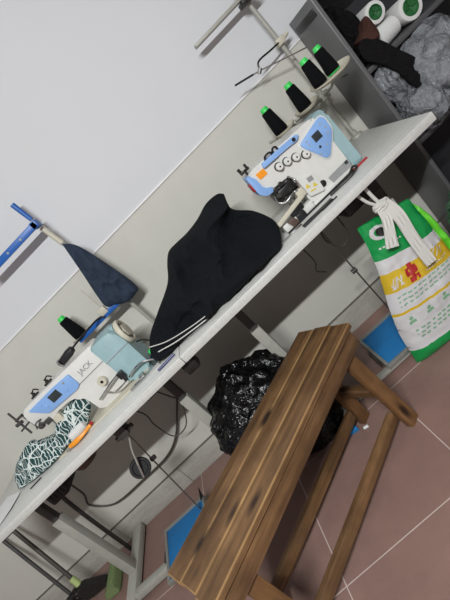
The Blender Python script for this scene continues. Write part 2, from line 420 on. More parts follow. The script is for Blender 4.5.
# knee lifter
kl = thing('knee_lifter', 'round black knee lifter pad on a bent steel rod under the left table', 'knee lifter', (-.90, -.42, .42))
bm = new(); tube(bm, [(-.80, -.48, .66), (-.82, -.47, .62), (-.86, -.46, .57), (-.90, -.45, .50)], .0045); obj('rod', bm, 'steel', kl)
bm = new(); lathe(bm, [(.03, -.008), (.043, -.006), (.046, 0), (.043, .006), (.034, .006), (.030, .002), (.001, .002)], (-.915, -.435, .475), (.25, -.9, .25), 32); obj('pad', bm, 'blackrubber', kl)
bm = new(); tube(bm, [(-.893, -.448, .515), (-.93, -.45, .44)], .006); obj('pad_bracket', bm, 'chrome', kl)
bm = new(); box(bm, -.83, -.78, -.51, -.46, .645, .716, .006); cyl(bm, (-.85, -.485, .655), (-.76, -.485, .66), .010); obj('clamp', bm, 'darksteel', kl)

# cables
def cable(pts, r, label, group='cables hanging under the tables'):
    bm = new(); tube(bm, pts, r, 8); return based('power_cable', bm, 'cable', label, 'cable', group)
cable([(-1.30, -.25, .66), (-1.45, -.05, .42), (-1.498, -.03, .335), (-1.408, -.03, .239), (-1.202, -.03, .226), (-1.017, -.03, .229), (-.901, -.03, .275), (-.80, -.03, .362), (-.706, -.04, .464), (-.69, -.10, .58), (-.69, -.18, .716)], .0055, 'long dark cable sagging along the wall under the left table')
cable([(-.90, -.2, .716), (-.852, -.15, .543), (-.86, -.15, .459), (-.844, -.15, .343), (-.76, -.15, .341), (-.686, -.15, .447), (-.70, -.16, .52), (-.72, -.16, .58), (-.74, -.18, .716)], .0032, 'thin looped cable under the left table near its right leg')
cable([(.30, -.45, .715), (.29, -.42, .62), (.33, -.40, .55), (.37, -.42, .58), (.375, -.44, .66), (.37, -.45, .715)], .0035, 'short looped cable hanging under the overlock')
cable([(.20, -.40, .715), (.22, -.3, .55), (.21, -.2, .47), (.25, -.12, .40)], .0028, 'thin cable dangling toward the wall under the overlock')

# ------------------------------------------------------------------ lockstitch machine
sm = thing('sewing_machine', 'white single-needle sewing machine with teal motor housing and long blue panel', 'sewing machine', (-.83, -.34, .75))
bm = new(); box(bm, -1.09, -.565, -.452, -.262, .7502, .757, .002); box(bm, -1.06, -.99, -.40, -.30, .757, .7585, .0005); obj('bed', bm, 'cream', sm)
bm = new()
prism(bm, rounded([(-1.055, .99), (-1.07, .955), (-1.062, .885), (-1.005, .872), (-.97, .888), (-.90, .886), (-.855, .868), (-.842, .83), (-.838, .757), (-.655, .757), (-.65, .90), (-.655, .985)], .018), 'y', -.388, -.288, .007)
obj('arm', bm, 'white', sm)
bm = new(); box(bm, -.838, -.66, -.3905, -.387, .902, .905); obj('arm_seam', bm, 'grey', sm)
bm = new(); prism(bm, rounded([(-1.035, .972), (-.985, .908), (-.83, .897), (-.808, .904), (-.806, .966), (-.90, .972)], .007), 'y', -.396, -.387, .002)
pn = obj('control_panel', bm, 'blue', sm)
bm = new(); box(bm, -.935, -.885, -.3985, -.3955, .925, .960, .001); obj('display', bm, 'lcd', pn)
for i, (x, z) in enumerate(((-.845, .955), (-.98, .955), (-.965, .935), (-.86, .925))):
    bm = new(); lathe(bm, [(.005, 0), (.005, .002), (.003, .003)], (x, -.396, z), (0, -1, 0), 14); obj('button', bm, 'grey' if i == 0 else 'blue', pn)
bm = text_bm('JACK', .031)
xf = Matrix.Translation((-.742, -.3895, .935)) @ Matrix.Rotation(PI / 2, 4, 'X')
for v in bm.verts: v.co = xf @ v.co
obj('brand_lettering', bm, 'lettering', sm)
bm = new(); prism(bm, rounded([(-.668, .975), (-.668, .78), (-.655, .757), (-.555, .757), (-.548, .78), (-.545, .90), (-.552, .955), (-.575, .975)], .012), 'y', -.402, -.272, .008)
mh = obj('motor_housing', bm, 'teal', sm)
bm = new(); box(bm, -.669, -.546, -.4035, -.401, .886, .889); obj('housing_seam', bm, 'grey', mh)
bm = new(); lathe(bm, [(.048, 0), (.050, .05), (.050, .085), (.046, .09)], (-.645, -.335, .925), (1, 0, 0), 32); obj('motor_cap', bm, 'teal', sm)
bm = new(); lathe(bm, [(.042, 0), (.054, .002), (.058, .008), (.058, .018), (.054, .024), (.047, .024), (.043, .019), (.03, .018), (.028, .026), (.012, .028), (.001, .028)], (-.553, -.335, .918), (1, 0, 0), 40)
hw = obj('handwheel', bm, 'cream', sm)
bm = new()
for k in range(8):
    a = k * PI / 4; cyl(bm, (-.536, -.335 + .036 * math.cos(a), .918 + .036 * math.sin(a)), (-.532, -.335 + .036 * math.cos(a), .918 + .036 * math.sin(a)), .006, n=10)
obj('wheel_holes', bm, 'grime', hw)
bm = new(); lathe(bm, [(.018, 0), (.020, .004), (.020, .016), (.017, .020), (.007, .020), (.006, .015), (.001, .015)], (-.737, -.387, .849), (0, -1, 0), 28)
dl = obj('stitch_dial', bm, 'cream', sm)
bm = new(); cyl(bm, (-.737, -.400, .849), (-.737, -.4075, .849), .0055); obj('dial_centre', bm, 'black', dl)
bm = new(); tube(bm, [(-.80, -.405, .803), (-.73, -.41, .818), (-.668, -.41, .828)], .005); tube(bm, [(-.76, -.40, .80), (-.72, -.425, .785), (-.66, -.43, .787)], .004); obj('reverse_lever', bm, 'chrome', sm)
bm = new(); box(bm, -.674, -.645, -.422, -.402, .80, .832, .004); box(bm, -.668, -.654, -.42, -.404, .783, .80, .003); obj('lever_knob', bm, 'black', sm)
bm = new(); cyl(bm, (-1.035, -.338, .878), (-1.035, -.338, .80), .006); cyl(bm, (-1.035, -.338, .80), (-1.035, -.338, .76), .0015); obj('needle_bar', bm, 'chrome', sm)
bm = new(); cyl(bm, (-1.01, -.338, .875), (-1.01, -.338, .80), .005); box(bm, -1.045, -1.0, -.36, -.32, .785, .80, .002); box(bm, -1.05, -1.03, -.385, -.32, .759, .764, .001); box(bm, -1.045, -1.035, -.345, -.335, .764, .787, .001); obj('presser_foot', bm, 'chrome', sm)
bm = new(); box(bm, -1.078, -1.062, -.38, -.30, .885, .975, .004); obj('face_plate', bm, 'chrome', sm)
bm = new(); lathe(bm, [(.012, 0), (.014, .006), (.009, .008), (.009, .014), (.012, .018), (.007, .026)], (-1.045, -.387, .895), (0, -1, 0)); tube(bm, [(-1.03, -.39, .915), (-1.045, -.41, .92), (-1.06, -.41, .90)], .003); box(bm, -1.03, -1.0, -.395, -.385, .875, .90, .003); obj('tension_unit', bm, 'darksteel', sm)
bm = new(); cyl(bm, (-1.105, -.385, .90), (-1.10, -.38, 1.025), .0045); box(bm, -1.105, -1.07, -.39, -.37, .975, .985, .002); cyl(bm, (-1.125, -.385, .935), (-1.07, -.385, .94), .004); cyl(bm, (-1.115, -.39, .965), (-1.085, -.39, .962), .008, n=12); obj('thread_guide', bm, 'darksteel', sm)
bm = new(); prism(bm, rounded([(-.995, .885), (-.96, .885), (-.965, .82), (-1.01, .80)], .008), 'y', -.396, -.36, .002); obj('needle_guard', bm, 'cream', sm)
for x in (-.995, -.915):
    bm = new(); box(bm, x - .018, x + .018, -.345, -.325, .988, .997, .003); lathe(bm, [(.008, 0), (.008, .008), (.004, .01), (.006, .018)], (x, -.335, .995)); tube(bm, [(x, -.335, 1.008), (x + .02, -.34, 1.015), (x + .035, -.345, 1.0)], .003); obj('top_thread_guide', bm, 'grime', sm)
bm = new()
tube(bm, [(-.645, -.41, .784), (-.60, -.43, .80), (-.56, -.435, .80), (-.53, -.44, .785), (-.50, -.45, .765)], .0045)
obj('bed_rail', bm, 'chrome', sm)
bm = new(); box(bm, -.66, -.50, -.475, -.455, .7502, .762, .002); box(bm, -.565, -.50, -.45, -.28, .7502, .757, .002); box(bm, -.60, -.575, -.478, -.45, .762, .775, .002); obj('oil_sump_edge', bm, 'chrome', sm)

ll = thing('machine_lamp', 'small black work lamp on a cord on top of the left machine', 'lamp', (-.78, -.30, .987))
bm = new(); lathe(bm, [(.012, 0), (.017, .004), (.019, .05), (.015, .072), (.006, .078)], (-.825, -.30, 1.006), (.96, 0, .12), 22); obj('head', bm, 'black', ll)
bm = new(); lathe(bm, [(.019, 0), (.021, .006), (.018, .01)], (-.838, -.30, 1.006), (.96, 0, .12), 22); obj('reflector', bm, 'chrome', ll)
bm = new(); tube(bm, [(-.75, -.30, 1.016), (-.72, -.27, 1.018), (-.68, -.2, 1.015), (-.64, -.14, 1.01), (-.615, -.13, .995)], .0045); obj('cord', bm, 'black', ll)
# green oil bottle cap beside the machine
bm = new(); tube(bm, [(-.50, -.27, .76), (-.505, -.30, .80), (-.52, -.33, .84), (-.535, -.35, .855)], .003); o = obj('hose', bm, 'black', None)
o.name = 'rubber_hose'; tag(o, 'thin black hose standing by the right side of the left machine', 'hose')
bm = new(); lathe(bm, [(.011, 0), (.013, .005), (.013, .02), (.008, .026), (.007, .045), (.003, .05)], (-.525, -.375, .785), (.8, 0, .25), 18); based('oil_bottle_nozzle', bm, 'green', 'small bright green nozzle beside the left machine next to the black garment', 'bottle nozzle')
bm = new(); tube(bm, [(-.505, -.535, .757), (-.46, -.53, .757), (-.42, -.525, .757)], .005); based('marker_pen', bm, 'ink', 'dark blue pen on the table edge under the tail of the black garment', 'pen')

# ------------------------------------------------------------------ thread stand, left
ls = thing('thread_stand', 'left thread stand, grey pole with blue arms behind the single-needle machine', 'thread stand', (-.5, -.07, .75))
bm = new(); cyl(bm, (-.50, -.07, .752), (-.505, -.07, 1.43), .009); obj('pole', bm, 'steel', ls)
bm = new(); lathe(bm, [(.028, 0), (.026, .008), (.012, .014), (.012, .03)], (-.50, -.07, .7502)); obj('base', bm, 'darksteel', ls)
bm = new(); cyl(bm, (-.505, -.07, 1.345), (-.515, -.07, 1.45), .0125); obj('sleeve', bm, 'cream', ls)
bm = new(); box(bm, -.84, -.505, -.125, -.112, 1.455, 1.485, .002); box(bm, -.53, -.50, -.125, -.065, 1.455, 1.488, .003)
ua = obj('upper_arm', bm, 'navy', ls)
for k in range(3):
    bm = new(); cyl(bm, (-.60 - k * .08, -.1265, 1.470), (-.60 - k * .08, -.125, 1.470), .005, n=12); obj('arm_hole', bm, 'steel', ua)
bm = new(); cyl(bm, (-.518, -.07, 1.50), (-.525, -.07, 1.595), .010, .012, 14); obj('top_bar', bm, 'navy', ls)
bm = new(); box(bm, -.785, -.50, -.125, -.110, .985, 1.010, .003); box(bm, -.54, -.49, -.125, -.06, .988, 1.008, .003); la = obj('lower_arm', bm, 'navy', ls)
bm = new(); lathe(bm, [(.010, 0), (.009, .02)], (-.63, -.10, 1.004), (0, 0, 1)); cyl(bm, (-.605, -.10, 1.02), (-.605, -.10, 1.15), .0022); box(bm, -.625, -.585, -.128, -.108, 1.0, 1.035, .004); obj('spool_pin', bm, 'cream', ls)
bm = new(); lathe(bm, [(.002, 1.006), (.044, 1.006), (.050, 1.012), (.048, 1.008), (.044, 1.003), (.002, 1.003)], (-.765, -.10, 0), caps=False); obj('spool_tray', bm, 'cream', ls)

def spool(loc, label, group, h=.105, r=.031):
    t = thing('thread_spool', label, 'spool', loc, group=group)
    x, y, z = loc
    bm = new(); lathe(bm, [(r * .9, 0), (r, .004), (r * .98, h * .2), (r * .74, h * .95), (r * .62, h)], (x, y, z + .004), n=28); obj('thread', bm, 'spool', t)
    bm = new(); lathe(bm, [(r * .95, 0), (r, .004)], (x, y, z), n=28); obj('cone_base', bm, 'black', t)
    bm = new(); lathe(bm, [(r * .58, 0), (r * .52, .014), (r * .42, .018), (r * .25, .018)], (x, y, z + .004 + h), n=22); obj('cone_top', bm, 'green', t)
    return t
SG = 'black thread cones with green tops'
sp = spool((-.765, -.10, 1.007), 'black thread cone standing alone on the blue arm of the left stand', SG)

# slate cloth hanging on the left stand
bm = new()
heap(bm, [(-.505, -.085, 1.345), (-.462, -.09, 1.285), (-.43, -.10, 1.12), (-.418, -.10, .985), (-.445, -.11, .967), (-.49, -.12, .965), (-.538, -.12, .99), (-.578, -.12, 1.02), (-.572, -.11, 1.08), (-.54, -.10, 1.20)], (-.50, -.10, 1.09), lambda p: .028, lambda p: .045, 3, .008, 16, 100, 14, None, 2.5)
based('draped_cloth', bm, 'navycloth', 'slate blue cloth draped over the pole of the left thread stand', 'cloth')

# ------------------------------------------------------------------ overlock machine
ov = thing('overlock_machine', 'white overlock machine with blue control panel and four round tension dials', 'overlock machine', (.42, -.32, .75))
bm = new(); prism(bm, rounded([(.345, .765), (.545, .765), (.547, .985), (.535, 1.0), (.44, 1.006), (.37, 1.0), (.345, .95), (.345, .84)], .010), 'y', -.42, -.22, .007); obj('body', bm, 'white', ov)
bm = new(); prism(bm, rounded([(.236, 1.012), (.236, .935), (.265, .915), (.345, .905), (.46, .93), (.46, 1.003), (.26, 1.018)], .010), 'y', -.416, -.24, .006); obj('head', bm, 'white', ov)
bm = new(); box(bm, .200, .345, -.43, -.22, .7502, .785, .004); obj('cloth_plate', bm, 'white', ov)
bm = new(); box(bm, .345, .55, -.432, -.21, .7502, .766, .003); obj('base', bm, 'white', ov)
bm = new(); prism(bm, rounded([(-.418, .752), (-.23, .752), (-.23, .97), (-.25, .992), (-.375, .995), (-.412, .975)], .014), 'x', .548, .592, .009); bc = obj('belt_cover', bm, 'teal', ov)
bm = new(); box(bm, .53, .597, -.446, -.436, .7502, .757, .002); obj('red_stop', bm, 'red', ov)
bm = new(); prism(bm, rounded([(.437, .962), (.545, .986), (.566, .986), (.576, .965), (.574, .915), (.505, .843), (.485, .845), (.437, .945)], .016), 'y', -.4235, -.4175, .002); obj('panel_surround', bm, 'white', ov)
bm = new(); prism(bm, rounded([(.444, .960), (.545, .981), (.562, .981), (.570, .965), (.568, .918), (.504, .852), (.487, .854), (.444, .948)], .014), 'y', -.4285, -.423, .0015)
pn = obj('control_panel', bm, 'blue', ov)
bm = new(); box(bm, .492, .526, -.4300, -.4282, .923, .953, .001); obj('display', bm, 'lcd', pn)
for i, (x, z) in enumerate(((.495, .902), (.468, .935), (.468, .950), (.545, .962), (.553, .94), (.548, .92), (.482, .88), (.52, .89))):
    bm = new(); lathe(bm, [(.006 if i == 0 else .0035, 0), (.003, .0015)], (x, -.4283, z), (0, -1, 0), 12); obj('button', bm, 'lcd' if i == 0 else 'steel', pn)
for x, z in ((.338, .957), (.371, .950), (.405, .938), (.439, .920)):
    bm = new(); lathe(bm, [(.0165, 0), (.0165, .006), (.015, .008)], (x, -.415, z), (0, -1, 0), 22, mi=0)
    lathe(bm, [(.0125, .008), (.0140, .010), (.0140, .022), (.011, .025), (.001, .025)], (x, -.415, z), (0, -1, 0), 22, mi=1)
    k = obj('tension_dial', bm, ['black', 'white'], ov)
    bm = new(); cyl(bm, (x, -.440, z), (x, -.442, z), .003, n=10); obj('dial_mark', bm, 'black', k)
bm = new(); prism(bm, rounded([(.298, 1.010), (.292, .992), (.40, .984), (.445, .978), (.462, .990), (.452, .998), (.40, 1.003)], .004), 'y', -.432, -.414, .002); tb = obj('blue_top_bar', bm, 'blue', ov)
for x0_, x1_ in ((.315, .345), (.352, .372)):
    bm = new(); tube(bm, [(x0_, -.42, 1.006), (x0_ + .008, -.43, 1.020), (x1_, -.43, 1.018), (x1_ + .004, -.42, 1.002)], .004); obj('thread_guide', bm, 'black', ov)
bm = new(); cyl(bm, (.437, -.430, .990), (.437, -.436, .990), .007, n=12); obj('bar_screw', bm, 'black', tb)
bm = new(); prism(bm, rounded([(.220, 1.010), (.232, 1.014), (.246, .985), (.246, .94), (.275, .92), (.268, .905), (.235, .91), (.218, .935)], .007), 'y', -.424, -.36, .003); obj('blue_corner_guard', bm, 'blue', ov)
bm = new(); box(bm, .214, .2195, -.415, -.37, .95, .985, .001); obj('red_edge_stripe', bm, 'red', ov)
bm = new(); prism(bm, rounded([(.256, .996), (.258, .970), (.293, .968), (.292, .993)], .003), 'y', -.4185, -.4155); obj('orange_badge', bm, 'orange', ov)
bm = new(); box(bm, .238, .246, -.39, -.37, 1.01, 1.035, .002); box(bm, .222, .262, -.39, -.37, 1.025, 1.035, .002); cyl(bm, (.228, -.38, 1.03), (.226, -.38, 1.052), .006); cyl(bm, (.256, -.38, 1.03), (.256, -.38, 1.05), .005); obj('needle_thread_post', bm, 'grime', ov)
bm = new(); box(bm, .262, .345, -.415, -.30, .85, .905, .006); box(bm, .27, .335, -.435, -.40, .862, .895, .004); obj('looper_housing', bm, 'black', ov)
bm = new()
for (x, y, z, r, l, d) in ((.275, -.43, .905, .010, .02, (0, -1, 0)), (.300, -.43, .908, .009, .018, (0, -1, 0)), (.325, -.43, .895, .009, .02, (0, -1, 0)), (.268, -.43, .878, .009, .022, (0, -1, .2)), (.308, -.435, .872, .011, .016, (0, -1, 0)), (.335, -.43, .870, .007, .02, (.2, -1, 0)), (.285, -.43, .852, .008, .02, (0, -1, 0)), (.32, -.43, .848, .008, .015, (0, -1, 0))):
    lathe(bm, [(r, 0), (r * 1.1, l * .4), (r * .6, l * .5), (r * .9, l)], (x, y + .012, z), d, 14)
obj('tension_screws', bm, 'grime', ov)
bm = new(); tube(bm, [(.256, -.42, .89), (.248, -.44, .865), (.272, -.448, .85), (.31, -.445, .855), (.34, -.43, .84)], .004); cyl(bm, (.29, -.40, .86), (.285, -.40, .81), .006); cyl(bm, (.31, -.39, .86), (.31, -.39, .81), .005); tube(bm, [(.335, -.43, .91), (.345, -.45, .885), (.34, -.445, .855)], .0035); obj('needle_bars', bm, 'chrome', ov)
bm = new(); prism(bm, [(.190, .795), (.192, .812), (.33, .832), (.335, .815)], 'y', -.445, -.425, .002); box(bm, .315, .350, -.44, -.415, .815, .85, .004); obj('presser_arm', bm, 'cream', ov)
bm = new(); prism(bm, rounded([(.222, .788), (.250, .792), (.262, .762), (.232, .757)], .003), 'y', -.448, -.43, .001); cyl(bm, (.24, -.448, .775), (.24, -.451, .775), .004); obj('looper_plate', bm, 'brownpan', ov)
bm = new(); box(bm, .25, .31, -.44, -.428, .785, .812, .004); box(bm, .262, .30, -.442, -.43, .757, .782, .003); obj('feed_block', bm, 'black', ov)
bm = new(); prism(bm, rounded([(.352, .872), (.352, .795), (.408, .775), (.416, .85)], .005), 'y', -.434, -.42, .002); cv = obj('looper_cover', bm, 'white', ov)
bm = new(); prism(bm, [(.380, .838), (.382, .856), (.404, .852), (.402, .834)], 'y', -.4355, -.4335); obj('hand_symbol', bm, 'grey', cv)
for tri in ([(.358, .828), (.376, .823), (.369, .842)], [(.382, .814), (.400, .809), (.393, .828)], [(.364, .807), (.385, .801), (.386, .806), (.365, .812)]):
    bm = new(); prism(bm, tri, 'y', -.4355, -.4335); obj('warning_mark', bm, 'yellow', cv)
bm = new(); prism(bm, [(.448, .796), (.543, .797), (.543, .767), (.452, .769)], 'y', -.4225, -.4195); obj('vent_label', bm, 'vent', ov)
bm = new(); box(bm, .527, .541, -.4235, -.4220, .784, .797, .001); obj('serial_plate', bm, 'lcd', ov)
bm = new(); lathe(bm, [(.013, 0), (.013, .006), (.010, .008)], (.420, -.418, .795), (0, -1, 0), 20); obj('oil_window', bm, 'grime', ov)
bm = new(); box(bm, .245, .385, -.525, -.500, .7502, .758, .002); box(bm, .33, .40, -.53, -.526, .7502, .755, .001); obj('black_slide_plate', bm, 'black', ov)
bm = new(); box(bm, .20, .54, -.437, -.4325, .7504, .757); obj('base_shadow_strip', bm, 'black', ov)  # black strip standing in for the shadow gap along the machine's base
bm = new(); tube(bm, [(.40, -.47, .755), (.45, -.475, .756), (.50, -.485, .758), (.535, -.475, .765), (.53, -.455, .77), (.50, -.46, .76), (.42, -.465, .755)], .0042); obj('machine_cord', bm, 'grime', ov)
bm = new(); box(bm, .20, .255, -.475, -.462, .7502, .756, .002); tube(bm, [(.20, -.468, .756), (.17, -.472, .755), (.14, -.475, .755)], .003); based('tweezers', bm, 'chrome', 'thin steel tweezers on the table in front of the overlock', 'tweezers')

# ------------------------------------------------------------------ thread stand, right
rs = thing('thread_stand', 'right thread stand, tall grey pole with cone trays behind the overlock', 'thread stand', (.76, -.06, .75))
bm = new(); cyl(bm, (.762, -.06, .752), (.75, -.06, 1.50), .0095); obj('pole', bm, 'steel', rs)
bm = new(); lathe(bm, [(.030, 0), (.028, .008), (.014, .014), (.013, .03)], (.765, -.06, .7502)); obj('base', bm, 'steel', rs)
bm = new(); box(bm, .47, .775, -.105, -.07, 1.482, 1.496, .003); obj('upper_arm', bm, 'steel', rs)
bm = new(); box(bm, .715, .79, -.11, -.04, 1.462, 1.482, .004); lathe(bm, [(.014, 0), (.016, .01), (.01, .02)], (.77, -.08, 1.48), (0, -1, .3)); cyl(bm, (.735, -.08, 1.48), (.73, -.08, 1.55), .012); obj('top_clamp', bm, 'grime', rs)
bm = new(); box(bm, .735, .775, -.085, -.04, 1.255, 1.285, .005); cyl(bm, (.77, -.065, 1.27), (.80, -.065, 1.275), .008); obj('guide_clamp', bm, 'cream', rs)
bm = new(); tube(bm, [(.745, -.08, 1.27), (.69, -.10, 1.272), (.62, -.115, 1.275), (.60, -.117, 1.247)], .004); obj('guide_stem', bm, 'grime', rs)
bm = new(); tube(bm, [(.487, -.115, 1.276), (.598, -.116, 1.247), (.805, -.12, 1.176)], .0030, 8, False); cyl(bm, (.59, -.117, 1.24), (.606, -.117, 1.252), .009); obj('guide_wire', bm, 'chrome', rs)
bm = new(); tube(bm, [(.485, -.115, 1.2765), (.570, -.1158, 1.2545)], .0040, 8, False); obj('wire_grip', bm, 'black', rs)
def tray(x, y, z, r, name='cone_tray', tip=0):
    bm = new(); lathe(bm, [(.004, 0), (r * .8, 0), (r, .010), (r * 1.02, .012), (r, .006), (r * .8, -.004), (.004, -.004)], (x, y, z), (0, -.12, 1), 36, False); return obj(name, bm, 'cream', rs)
tray(.520, -.13, 1.004, .052); tray(.652, -.13, 1.004, .058); tray(.698, -.375, 1.047, .083)
bm = new(); tube(bm, [(.76, -.06, .98), (.66, -.09, .985), (.56, -.115, .99), (.44, -.12, 1.012)], .0065); tube(bm, [(.76, -.06, .985), (.70, -.10, .99), (.64, -.12, .998), (.58, -.125, 1.0)], .0055); tube(bm, [(.76, -.06, .985), (.745, -.2, 1.0), (.71, -.32, 1.02), (.698, -.37, 1.040)], .006)
box(bm, .738, .784, -.08, -.04, .965, 1.0, .005); obj('tray_arms', bm, 'steel', rs)
for loc, lab in (((.508, -.13, 1.008), 'first black thread cone from the left on the right stand'), ((.645, -.13, 1.008), 'second black thread cone from the left on the right stand'), ((.650, -.385, 1.051), 'left one of the two black cones sharing the wide tray'), ((.7227, -.360, 1.049), 'rightmost black cone on the wide tray, next to the cabinet')):
    last_cone = dup(sp, loc, lab, SG)
    if loc[1] < -.3: last_cone.scale = (.87, .87, .87)

for c in last_cone.children:
    if c.name.startswith('cone_base'):
        c.data = c.data.copy(); c.data.materials[0] = M['green']

# ------------------------------------------------------------------ cloths and small things on the tables
C_ = [(0.14, -0.243, 1.012), (0.118, -0.30, .955), (0.17, -0.345, .895), (0.196, -0.40, .83), (0.185, -0.44, .79), (0.15, -0.47, .757), (0.09, -0.49, .755), (0.03, -0.50, .755), (-.06, -0.50, .755), (-.147, -0.50, .755), (-.251, -0.475, .757), (-.36, -.47, .757), (-0.475, -0.46, .76), (-.512, -0.45, .785), (-.47, -0.40, .84), (-.385, -.36, .88), (-.302, -.33, .915), (-.262, -.31, .94), (-.225, -.27, .98), (-.186, -.25, 1.008), (-.135, -.245, 1.01), (-.082, -.245, 1.008), (-.01, -.24, 1.016), (.06, -.235, 1.035), (.12, -.235, 1.03)]
bm = new(); heap(bm, C_, (-.06, -.38, .875), lambda p: .045, lambda p: .06 + max(0, (p.z - .75)) * .0 + .10 * (1 - (p.z - .75) / .3), 5, .055, 5.0, 170, 34, .7515, 1.0)
g = based('black_garment', bm, 'blackcloth', 'big crumpled black garment heaped between the two sewing machines', 'garment')
for pts_, r_ in (([(-.235, -.528, .765), (-.30, -.535, .775), (-.38, -.525, .785), (-.46, -.505, .80)], .0022), ([(-.21, -.532, .775), (-.30, -.538, .79), (-.40, -.525, .81), (-.47, -.50, .835)], .0018), ([(.10, -.255, 1.02), (.118, -.27, 1.0), (.118, -.30, .97)], .002)):
    bm = new(); tube(bm, pts_, r_)
    for v in bm.verts: v.co -= g.location
    obj('white_piping', bm, 'whitecloth', g, local=True)

bm = new()
heap(bm, [(-1.40, -.325, .755), (-1.31, -.375, .755), (-1.21, -.405, .755), (-1.12, -.425, .757), (-1.05, -.43, .765), (-1.02, -.415, .79), (-1.05, -.39, .815), (-1.135, -.375, .845), (-1.16, -.365, .875), (-1.20, -.355, .872), (-1.285, -.34, .848), (-1.345, -.32, .82), (-1.39, -.31, .785)], (-1.235, -.385, .80), lambda p: .012, lambda p: .09, 9, .012, 14, 130, 22, .7515)
fb = based('leaf_print_fabric', bm, 'leaf', 'dark green and white leaf-print fabric bunched under the left machine needle', 'fabric')
bm = new()
heap(bm, [(-1.09, -.40, .775), (-1.03, -.40, .84), (-1.0, -.375, .862), (-.95, -.365, .872), (-.895, -.36, .868), (-.862, -.36, .835), (-.862, -.37, .805), (-.925, -.40, .762), (-1.0, -.42, .760)], (-.95, -.385, .815), lambda p: .02, lambda p: .07, 4, .008, 16, 80, 14, .7575)
for v in bm.verts: v.co -= fb.location
obj('fabric_fold', bm, 'leaf', fb, local=True)
# white bobbin + orange snips
bm = new(); lathe(bm, [(.008, 0), (.019, .008), (.021, .04), (.018, .078), (.006, .086)], (-1.0, -.425, .7785), (.97, .20, 0), 22); based('white_bobbin', bm, 'wspool', 'small white thread bobbin lying on the left table beside the orange snips', 'bobbin')
sn = thing('thread_snips', 'orange thread snips lying on the left table in front of the machine', 'snips', (-.96, -.46, .7505))
bm = new(); tube(bm, [(-1.0, -.468, .767), (-.96, -.478, .768), (-.92, -.472, .768), (-.888, -.450, .768)], lambda t: .0085 + .002 * math.sin(t * 6)); obj('handle', bm, 'orange', sn)
bm = new(); tube(bm, [(-.888, -.450, .768), (-.880, -.438, .768)], .007); obj('handle_tip', bm, 'red', sn)
bm = new(); tube(bm, [(-1.0, -.468, .764), (-1.025, -.470, .760)], .003); obj('blade', bm, 'chrome', sn)
bm = new(); tube(bm, [(-1.26, -.455, .754), (-1.20, -.445, .754)], .0025); based('loose_needle', bm, 'grime', 'tiny dark metal pin on the left table edge', 'pin')
bm = new()
A = [bm.verts.new(p) for p in ((-1.59, -.42, .752), (-1.44, -.54, .752), (-1.37, -.47, .757), (-1.36, -.38, .754), (-1.50, -.28, .752))]
f = bm.faces.new(A); r = bmesh.ops.extrude_face_region(bm, geom=[f])
for v in r['geom']:
    if isinstance(v, bmesh.types.BMVert): v.co.z += .0012
based('paper_sheet', bm, 'paper', 'white paper sheet on the left table beside the leaf-print fabric', 'paper')

# ------------------------------------------------------------------ bench
bn = thing('wooden_bench', 'long narrow brown wooden bench standing askew on the tiled floor', 'bench', (-.331, -.855, 0), math.radians(36))
for k in range(3):
    y1 = .130 - k * .0875; y0 = y1 - .0845
    e = (0.0, .004, -.002)[k]
    bm = new(); box(bm, -.46 + e, .46 + e, y0, y1, .428, .450, .0042, 0, 2, None, 1)
    for v in bm.verts: v.co.z += noise.noise(Vector((v.co.x * 5, k * 4, 0))) * .001
    obj('plank', bm, ['wood', 'woodedge'], bn, local=True)
for y in (-.119, .101):
    bm = new(); box(bm, -.425, .445, y, y + .018, .362, .428, .004); obj('apron', bm, 'wood', bn, local=True)
for x in (-.362, .370):
    for s in (-1, 1):
        y = -.100 if s < 0 else .068
        bm = new(); box(bm, x - .026, x + .026, y, y + .032, 0, .428, .003); [setattr(v.co, 'y', v.co.y + s * (.034 if s < 0 else .016) * (1 - v.co.z / .428)) for v in bm.verts]; obj('leg', bm, 'woodz', bn, local=True)
    bm = new(); box(bm, x - .016, x + .016, -.068, .068, .16, .20, .003); obj('end_rail', bm, 'woody', bn, local=True)
    bm = new(); box(bm, x - .012, x + .012, -.10, .10, .385, .425, .003); obj('end_rail', bm, 'woody', bn, local=True)
for y in (-.104, .088):
    bm = new(); box(bm, -.336, .340, y, y + .024, .050, .096, .004); [setattr(v.co, 'y', v.co.y + .014 * (.344 - v.co.x) / .68) for v in bm.verts]; obj('stretcher', bm, 'wood', bn, local=True)

# ------------------------------------------------------------------ rubbish bag under the table, behind the bench
bm = new()
def topf(q, d):
    if d.z > .3: k = 1 - .35 * ((d.z - .3) / .7) ** 1.5; q = Vector((q.x * k, q.y * k, q.z))
    return q
lump(bm, (-.375, -.335, .23), (.272, .225, .255), 4, .15, 2.2, 6, .002, False, topf); lump(bm, (-.28, -.45, .12), (.17, .13, .14), 6, .15, 2.2, 5, .002, False)
gb = based('rubbish_bag', bm, 'garbage', 'glossy black rubbish bag on the floor between the wall and the bench', 'rubbish bag')

# ------------------------------------------------------------------ rice sack
TL, TR, BL, BR = Vector((.387, 0, .600)), Vector((.60, 0, .545)), Vector((.212, 0, .004)), Vector((.60, 0, .004))
def S(u, v, back=False, off=0.0):
    s = v ** 1.0
    a = TL.lerp(BL, s); b = TR.lerp(BR, s)
    a = a + Vector((.012 * math.sin(v * 7), 0, 0)); p = a.lerp(b, u)
    yc = -.50 - .02 * v
    th = (.012 + .055 * math.sin(min(1, v * 1.15) * PI * .55)) * math.sqrt(max(0, 1 - abs(2 * u - 1) ** 2.5)) * (1.0 if v < .93 else math.sqrt(max(0, 1 - ((v - .93) / .075) ** 2)) * .6 + .4)
    w = .006 * noise.noise(Vector((u * 5, v * 7, 2 if back else 0))) + .004 * noise.noise(Vector((u * 13, v * 5, 5)))
    return Vector((p.x, yc + (th if back else -th) * .8 + w + (0 if back else .0035 * noise.noise(Vector((u * 22, v * 22, 9)))) - off, p.z))
